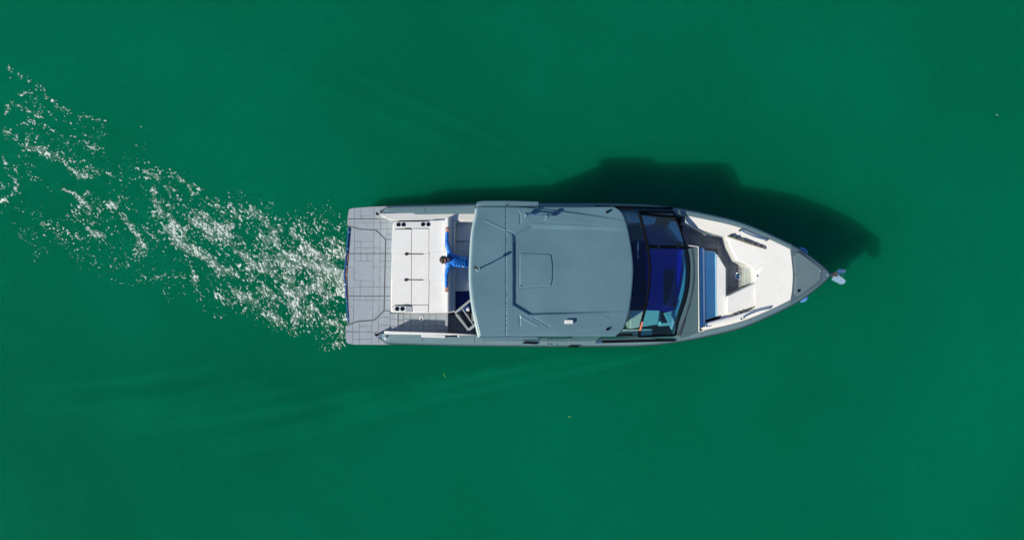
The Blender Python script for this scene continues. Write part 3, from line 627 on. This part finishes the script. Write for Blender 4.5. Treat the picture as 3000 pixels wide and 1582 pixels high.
ymid = (yt+yb)/2; hw = (yt-yb)/2
HH = HZ-.05*((HY-ymid)/hw)**2-.012*np.clip((HX-HX.min()-2.2)/1.6, 0, 1)**2
rec = [B(u, v, HZ) for u, v in ((405, 352), (420, 352), (552, 286), (800, 292), (1145, 302), (1480, 330), (1480, 985), (1300, 1000), (900, 1012), (540, 1022), (418, 948), (405, 946))]
sd = sd_poly(HX, HY, rec); fade = 1-sstep(B(700, 0, HZ)[0], B(1380, 0, HZ)[0], HX)*.9
wall = np.where(HY > B(0, 420, HZ)[1], .075, .028)
HH -= .070*fade*sstep(-.5*wall, wall, sd)
hat = [B(u, v, HZ) for u, v in ((464, 512), (700, 520), (722, 530), (732, 600), (735, 660), (730, 740), (720, 784), (470, 796), (462, 790), (460, 650))]
sd = sd_poly(HX, HY, hat); HH += .020*sstep(-.012, .012, sd)-.010*np.exp(-((sd+.014)/.010)**2)
for P, w, a in (([(347, 100), (347, 1206)], .008, -.022), ([(465, 190), (465, 268)], .014, -.018), ([(460, 1042), (460, 1115)], .014, -.018),
                ([(470, 1037), (610, 1115)], .018, .016), ([(580, 1052), (705, 1120)], .016, -.014), ([(590, 260), (800, 268), (1140, 286)], .012, -.012), ([(455, 150), (470, 172)], .012, .010),
                ([(180, 245), (347, 325)], .014, .016), ([(1145, 1036), (1208, 1068)], .012, .010), ([(560, 1036), (1145, 1036)], .012, .006), ([(345, 972), (415, 945)], .014, .014), ([(348, 325), (415, 356)], .010, -.022)):
    d, t = rline(HX, HY, P); HH += a*np.exp(-(d/w)**2)
for P, sg in (([(60, 119), (350, 124), (520, 136), (760, 160), (1000, 192), (1180, 220), (1320, 242)], 1), ([(420, 1205), (620, 1178), (900, 1145), (1290, 1100)], -1)):
    xs_, ys_ = [B(u, v, HZ)[0] for u, v in P], [B(u, v, HZ)[1] for u, v in P]
    yl = np.interp(HX, xs_, ys_); dd = (HY-yl)*sg
    HH -= (.050 if sg > 0 else .03)*sstep(-.012, .030 if sg > 0 else .12, dd)*(1-.75*sstep(xs_[-1]-1.2, xs_[-1], HX))
de = np.minimum(np.minimum((HX-XR[:, None]), (XF[:, None]-HX)*1.3), np.minimum(HY-yb, yt-HY)*1.4)
r_ = .07; HH -= np.where(de < r_, r_-np.sqrt(np.maximum(0, r_*r_-(r_-np.clip(de, 0, r_))**2)), 0)
nyh, nxh = HX.shape
V = np.stack([HX, HY, HH], -1).reshape(-1, 3).tolist(); ih = np.arange(nxh*nyh).reshape(nyh, nxh)
F = np.stack([ih[:-1, :-1], ih[:-1, 1:], ih[1:, 1:], ih[1:, :-1]], -1).reshape(-1, 4).tolist()
loop = list(ih[0, :])+list(ih[1:, -1])+list(ih[-1, -2::-1])+list(ih[-2:0:-1, 0]); nb = len(V); cxm, cym = HX.mean(), HY.mean()
V += [(V[i][0]+(.02 if V[i][0] < cxm else -.02), V[i][1]+(.02 if V[i][1] < cym else -.02), HZ-.19) for i in loop]
F += [[loop[i], loop[(i+1) % len(loop)], nb+(i+1) % len(loop), nb+i] for i in range(len(loop))]+[[nb+i for i in range(len(loop))]]
top = obj('hardtop', V, F, ROOF, boat, smooth=50)
GLEAM = mat('pale_edge_gleam', (.34, .46, .48), .3, coat=.3)  # for a tube added along the rear edge, sunlit gleam put into its colour
tube('roof_edge_gleam', [(p[0]+.018, p[1], HZ-.062-.05*((p[1]-ymid)/hw)**2) for p in rear_c[3:-1]], .048, GLEAM, top, 10)
# side wings of the hardtop down to the pillars
for (vo, vi, vw) in ((80, 121, 1), (1230, 1207, -1)):
    zt_ = HZ-.09
    P = [B(105, vo+8*vw, zt_), B(155, vo, zt_), B(350, vo-1*vw, zt_), B(612, vo+5*vw, zt_), B(622, vo+12*vw, zt_), B(618, vi+2*vw, zt_), B(100, vi+2*vw, zt_)]
    prism('roof_wing', P, HZ-.20, ROOF, top, .025, 3)
# pillars and side glazing, both sides
for s in (1, -1):
    yr = (yt-.03) if s > 0 else (yb+.03)
    yg = lambda x: yc(x)+s*(hb(x)-gw(x)+.13)
    def q4(name, xt0, xt1, xb0, xb1, th, m, zt=2.86):
        P = [(xt0, yr, zt), (xt1, yr, zt), (xb1, yg(xb1), zg(xb1)-.02), (xb0, yg(xb0), zg(xb0)-.02)]; o = (0, -s*th, 0)
        V = P+[(p[0], p[1]+o[1], p[2]) for p in P]
        return obj(name, V, [[0, 1, 2, 3], [7, 6, 5, 4], [0, 4, 5, 1], [1, 5, 6, 2], [2, 6, 7, 3], [3, 7, 4, 0]], m, boat, .012 if m is not GLS else 0)
    X_ = lambda px, z: U(px, 800, z)[0]
    q4('rear_pillar', X_(1410, 2.9), X_(1580, 2.9), X_(1420, 1.4), X_(1578, 1.4), .07, ROOF)
    q4('front_pillar', X_(1690, 2.9), X_(1765, 2.9), X_(1655, 1.5), X_(1742, 1.5), .07, ROOF)
    q4('side_window', X_(1580, 2.9)+.01, X_(1690, 2.9)-.01, X_(1578, 1.4)+.01, X_(1655, 1.5)-.01, .012, GLS)
    sw_ = q4('side_window', X_(1765, 2.9)+.01, X_(1850, 2.9), X_(1742, 1.5)+.01, X_(1975, 1.7), .012, GLS)
    bar('window_sill', (X_(1742, 1.5), yg(X_(1742, 1.5)), 1.56), (X_(1975, 1.7), yg(X_(1975, 1.7)), 1.70), .05, .06, BLACK, sw_)
    bar('roof_side_rail', (X_(1765, 2.9), yr, 2.86), (X_(1852, 2.9), yr+s*-.02, 2.84), .05, .05, BLACK, sw_)
# fittings along the starboard gunwale
for (p0, v0), (p1, v1), z in (((1532, 1003), (1575, 1005), 1.44), ((1665, 1013.5), (1697, 1014), 1.49)):
    bar('gunwale_recess', U(p0, v0+1, z), U(p1, v1+1, z+.01), .045, .03, BLACK, boat, .006)
for p in (1604, 1614, 1631): lathe('gunwale_stud', [(.018, -.05), (.018, .0), (.01, .012), (0, .014)], U(p, 1008.5, 1.46), STEEL, boat, 10)
bar('mid_cleat', U(1741, 1000, 1.60), U(1764, 1002, 1.61), .05, .05, STEEL, boat, .012)
# rooftop gear
gp = prism('gps_puck', pts(B, [(838, 1066), (900, 1066), (904, 1072), (904, 1096), (898, 1100), (838, 1100), (834, 1094), (834, 1072)], HZ+.06), HZ-.06, WHITE, top, .012, 3)
for u, v in ((1188, 172), (1188, 1145)):
    d_ = lathe('roof_vent', [(.034, -.06), (.034, .02), (.028, .05), (.012, .06), (0, .06)], B(u, v, HZ-.03), BLACK, top, 16)
hn = tube('roof_horn', [B(520, 194, HZ+.12), B(600, 198, HZ+.13), B(690, 205, HZ+.12)], .018, STEEL, top)
for u, v in ((520, 196), (692, 207)):
    lathe('horn_bell', [(.0, -.075), (.038, -.068), (.060, -.04), (.066, 0), (.060, .04), (.038, .066), (.0, .074)], B(u, v, HZ+.15), STEEL, hn, 20)
    lathe('horn_post', [(.02, -.06), (.014, 0), (.014, .12), (0, .12)], B(u, v, HZ-.02), DKGREY, hn, 12)
lathe('horn_stud', [(.014, -.03), (.014, .02), (0, .03)], B(630, 208, HZ+.02), STEEL, hn, 10)
an = tube('mast_light', [B(112, 648, HZ-.03), B(108, 643, HZ+.3), B(98, 637, HZ+.55)], [.02, .017, .017], DKGREY, top)
lathe('mast_lamp', [(.0, 0), (.030, .01), (.038, .03), (.038, .12), (.028, .14), (0, .135)], B(94, 634, HZ+.54), DKGREY, an, 14)
lathe('mast_foot', [(.045, -.05), (.045, .015), (.03, .03), (0, .035)], B(114, 650, HZ), STEEL, an, 16)
for u, v in ((462, 789), (347, 970), (347, 116), (347, 1203)): lathe('roof_bolt', [(.013, -.03), (.013, .018), (0, .022)], B(u, v, HZ-.03 if v > 200 and v < 1000 else HZ-.06), STEEL if v != 970 else BLACK, top, 10)

# ================================================================== anchor on the bow roller
ROOT_AT = Vector((0, 0, 0))
tip = Vector(D(1190, 690, 1.75))
anc = empty('anchor', (tip.x, tip.y, 1.35)); ROOT_AT = Vector(anc.location)
tag(anc, 'bright steel anchor with two flukes hanging at the bow tip', 'anchor')
t = Vector((1, -.02, 0))
bar('shank', tip+Vector((-.22, 0, .06)), tip+Vector((.17, 0, -.12)), .035, .08, STEEL, anc)
bar('bow_roller', tip+Vector((-.10, 0, .0)), tip+Vector((.12, 0, -.02)), .11, .05, mat('bronze_roller', (.09, .075, .07), .4), anc)
AN = mat('galvanised_fluke', (.30, .45, .62), .35, metal=.35, var=.1, vscale=12)
def fluke(outer, name):
    c = [D(u, v, z) for u, v, z in outer]; mid = tuple(np.mean(np.array(c), 0)+np.array([0, 0, -.05])); n = len(c)
    V = c+[mid]+[(p[0], p[1], p[2]-.02) for p in c]
    F = [[i, (i+1) % n, n] for i in range(n)]+[[i, (i+1) % n, n+1+(i+1) % n, n+1+i] for i in range(n)]+[list(range(2*n, n, -1))]
    return obj(name, V, F, AN, anc, .006, smooth=40)
fluke([(1180, 735, 1.45), (1196, 700, 1.55), (1238, 698, 1.6), (1268, 716, 1.58), (1294, 738, 1.5), (1296, 752, 1.46), (1278, 770, 1.4), (1250, 772, 1.38), (1215, 752, 1.4)], 'fluke')
fluke([(1215, 678, 1.55), (1226, 655, 1.5), (1245, 644, 1.45), (1280, 646, 1.4), (1295, 655, 1.4), (1294, 672, 1.42), (1272, 684, 1.5), (1245, 690, 1.56)], 'fluke')
tube('crown_bar', [D(1270, 690, 1.5), D(1272, 705, 1.5)], .012, STEEL, anc)

# ================================================================== person lounging on the aft bench
pel = Vector(A(1122, 592, 1.05)); person = empty('person', tuple(pel-Vector((0, 0, .12)))); ROOT_AT = Vector(person.location)
tag(person, 'person in blue jacket leaning back on the aft bench, arms spread along the backrest', 'person')
def blob_mesh(name, parts, m, parent, vox=.009, sm=6):
    V = []; F = []
    for p, q, r0, r1, fl in parts:
        p, q = Vector(p), Vector(q); ax = q-p; Lh = ax.length; ax = ax.normalized() if Lh > 1e-5 else Vector((1, 0, 0))
        a = ax.cross(Vector((0, 0, 1)))
        if a.length < .05: a = Vector((0, 1, 0))
        a.normalize(); b_ = a.cross(ax); o = len(V); n = 14; rows = 0
        for k in range(1, 6): th = math.pi/2*(1-k/6); V += [p-ax*r0*math.sin(th)+(a*math.cos(w)+b_*math.sin(w)*fl)*r0*math.cos(th) for w in np.linspace(0, 2*math.pi, n, endpoint=False)]; rows += 1
        for k in range(0, 6): th = math.pi/2*k/6; V += [q+ax*r1*math.sin(th)+(a*math.cos(w)+b_*math.sin(w)*fl)*r1*math.cos(th) for w in np.linspace(0, 2*math.pi, n, endpoint=False)]; rows += 1
        for i in range(rows-1):
            for k in range(n): F.append([o+i*n+k, o+i*n+(k+1) % n, o+(i+1)*n+(k+1) % n, o+(i+1)*n+k])
        F.append([o+k for k in range(n)][::-1]); F.append([o+(rows-1)*n+k for k in range(n)])
    ob = obj(name, V, F, m, parent)
    r = ob.modifiers.new('remesh', 'REMESH'); r.mode = 'VOXEL'; r.voxel_size = vox; r.use_smooth_shade = True
    s_ = ob.modifiers.new('smooth', 'SMOOTH'); s_.iterations = sm; s_.factor = .5
    return ob
SK = mat('skin', (.50, .27, .20), .5, var=.08, vscale=30); JK = mat('blue_jacket', (.012, .20, .72), .55, var=.22, vscale=14, bump=.5, bscale=40)
JN = mat('dark_blue_hood', (.010, .035, .20), .6, var=.15, vscale=14); TR = mat('navy_trousers', (.008, .012, .05), .7); HR = mat('dark_brown_hair', (.030, .022, .020), .6, var=.3, vscale=60, bump=.8, bscale=120)
chest = Vector(A(985, 574, 1.36)); waist = Vector(A(1070, 590, 1.20)); neck = Vector(A(956, 570, 1.45)); hd = Vector(A(916, 570, 1.56))
shU, shL = Vector(A(957, 528, 1.40)), Vector(A(946, 616, 1.40)); elU, elL = Vector(A(930, 428, 1.435)), Vector(A(926, 700, 1.435))
wrU, wrL = Vector(A(932, 345, 1.43)), Vector(A(925, 790, 1.43))
kneeU, kneeL = Vector(A(1262, 560, 1.14)), Vector(A(1262, 640, 1.14)); ankU, ankL = Vector(A(1285, 555, .80)), Vector(A(1285, 645, .80))
up = (neck-chest).normalized(); toc = Vector((-.80, 0, .55)).normalized(); face = Vector((.62, -.02, .78)).normalized(); sd_ = Vector((0, 1, 0))
body = [(pel, waist, .15, .13, .75), (waist, chest, .13, .16, .7), (chest, neck, .12, .06, .8), (neck, hd-toc*.05, .055, .06, 1), (shU, shL, .06, .06, 1),
        (hd-toc*.01, hd+toc*.035, .086, .084, 1.08), (hd-toc*.06+face*.03, hd-toc*.085+face*.045, .055, .032, 1),   # skull, jaw
        (hd+face*.085-toc*.005, hd+face*.108-toc*.032, .010, .015, 1), (hd+face*.07-toc*.075-sd_*.012, hd+face*.07-toc*.075+sd_*.012, .020, .020, .7),
        (hd+sd_*.088-toc*.01, hd+sd_*.095+toc*.02, .018, .018, 1), (hd-sd_*.088-toc*.01, hd-sd_*.095+toc*.02, .018, .018, 1)]
for sh, el, wr, hp, kn, an_, s in ((shU, elU, wrU, pel+Vector((0, .09, 0)), kneeU, ankU, 1), (shL, elL, wrL, pel-Vector((0, .09, 0)), kneeL, ankL, -1)):
    body += [(sh, el, .05, .04, 1), (el, wr, .038, .027, 1), (hp, kn, .085, .06, 1), (kn, an_, .058, .04, 1), (an_, an_+Vector((.16, 0, -.03)), .04, .035, .7)]
    h = (wr-el).normalized(); palm = wr+h*.07; acr = Vector((1, 0, 0)); body.append((wr, palm, .030, .034, .55)); body.append((wr+h*.05-acr*.015, palm+acr*.018, .022, .022, .6))
    for i, ln in enumerate((.070, .080, .075, .058)):
        b0 = palm+acr*(-.030+.020*i); k1 = b0+h*ln*.55+Vector((0, 0, .008)); k2 = b0+h*ln+Vector((0, 0, -.022)); body += [(b0, k1, .010, .0095, 1), (k1, k2, .0095, .008, 1)]
    b0 = wr+h*.02+acr*.030; k1 = b0+h*.03+acr*.022; body += [(b0, k1, .013, .011, 1), (k1, k1+h*.032+acr*.006, .011, .009, 1)]
blob_mesh('body', body, SK, person, .007, 4)
jacket = [(pel+(waist-pel)*.25, waist, .165, .150, .72), (waist, chest, .150, .172, .70), (chest, neck-up*.02, .150, .085, .75), (shU, shL, .085, .085, 1), (neck-up*.03, neck, .08, .075, .9)]
for sh, el, wr in ((shU, elU, wrU), (shL, elL, wrL)): jacket += [(sh, el, .072, .052, 1), (el, wr-(wr-el).normalized()*.005, .050, .038, 1)]
for k in range(5):      # quilted rolls across the front
    p = chest.lerp(waist, k/4+.05); jacket.append((p+Vector((.02, .11, .085)), p+Vector((.02, -.11, .075)), .030, .030, .9))
jk = blob_mesh('jacket', jacket, JK, person, .010, 4)
blob_mesh('hood', [(neck+Vector((.01, .075, .0)), neck+Vector((-.05, .05, .02)), .055, .05, 1), (neck+Vector((.01, .075, .0)), neck+Vector((.06, .03, .03)), .052, .035, 1)], JN, person, .010, 5)
lathe('jacket_badge', [(.018, -.03), (.018, .004), (0, .006)], chest.lerp(waist, .9)+Vector((.02, -.13, .085)), WHITE, jk, 12)
blob_mesh('trousers', [(pel, pel+(waist-pel)*.3, .155, .15, .75)]+[z for hp, kn, an_ in ((pel+Vector((0, .09, 0)), kneeU, ankU), (pel-Vector((0, .09, 0)), kneeL, ankL)) for z in ((hp, kn, .105, .08, 1), (kn, an_+Vector((0, 0, .05)), .078, .06, 1))], TR, person, .012, 4)
for an_ in (ankU, ankL): blob_mesh('shoe', [(an_+Vector((-.05, 0, -.01)), an_+Vector((.17, 0, -.015)), .05, .042, .8)], DKGREY, person, .010, 4)
hp_ = [(hd+toc*.03-face*.03, hd+toc*.055-face*.01, .098, .092, 1.05)]
rng = random.Random(4)
for k in range(34):
    q = rng.uniform(0, 2*math.pi); ph = rng.uniform(0, 1.25); dv = (toc*math.cos(ph)+(face*math.cos(q)*.9+sd_*math.sin(q))*math.sin(ph)).normalized()
    if dv.dot(face) > .55: continue
    p = hd+toc*.03+dv*.088; hp_.append((p, p+dv*.018+Vector((rng.uniform(-.02, .02), rng.uniform(-.02, .02), 0)), .024, .012, 1))
blob_mesh('hair', hp_, HR, person, .008, 2)
sg = blob_mesh('sunglasses', [(hd+face*.088+toc*.012+sd_*(.036*s), hd+face*.086+toc*.008+sd_*(.040*s), .026, .026, .9) for s in (1, -1)]+[(hd+face*.096+toc*.015-sd_*.02, hd+face*.096+toc*.015+sd_*.02, .007, .007, 1)]+[(hd+face*.07+toc*.012+sd_*.075*s, hd+toc*.01+sd_*.096*s, .006, .006, 1) for s in (1, -1)], SCREEN, person, .006, 2)
blob_mesh('mouth', [(hd+face*.088-toc*.068-sd_*.016, hd+face*.088-toc*.068+sd_*.016, .006, .006, .8)], mat('lips', (.42, .16, .14), .45), person, .004, 1)

# ================================================================== flotsam
ROOT_AT = Vector((0, 0, 0))
def leaf(name, a, b_, w, m, label, cat):
    p, q = np.array(W(*a)), np.array(W(*b_)); t = (q-p); Lh = np.hypot(*t); t /= Lh; s = np.array([-t[1], t[0]]); V = []; F = []; c = (p+q)/2
    o = (c[0], c[1], 0); N = 9
    for i in range(N):
        k = i/(N-1); wd = w*math.sin(math.pi*(.08+.9*k))**.6; bend = s*.12*Lh*math.sin(math.pi*k)*.5
        for e in (-1, 0, 1):
            xy = p+t*Lh*k+bend+s*wd*e; V.append((xy[0], xy[1], float(water_z(np.array([xy[0]]), np.array([xy[1]]))[0])+.006+(.006 if e == 0 else 0)))
    for i in range(N-1):
        for e in (0, 1): F.append([i*3+e, i*3+e+1, i*3+e+4, i*3+e+3])
    ob = obj(name, V, F, m, None, smooth=60, off=o); ob.location = o
    so = ob.modifiers.new('thickness', 'SOLIDIFY'); so.thickness = .004; tag(ob, label, cat)
LF = mat('yellow_green_leaf', (.03, .28, .05), .5); LY = mat('pale_yellow_leaf', (.16, .30, .06), .5); LW = mat('pale_feather', (.20, .32, .28), .6)
leaf('floating_reed', (1299, 1092), (1307, 1106), .014, LF, 'thin bright green reed floating below the boat\'s side deck', 'reed')
leaf('floating_leaf', (1666, 1219), (1671, 1222), .022, LY, 'tiny yellow leaf floating alone in open water below the hull', 'leaf')
leaf('floating_feather', (2917, 336), (2924, 340), .018, LW, 'small pale feather floating near the right edge of the water', 'feather')
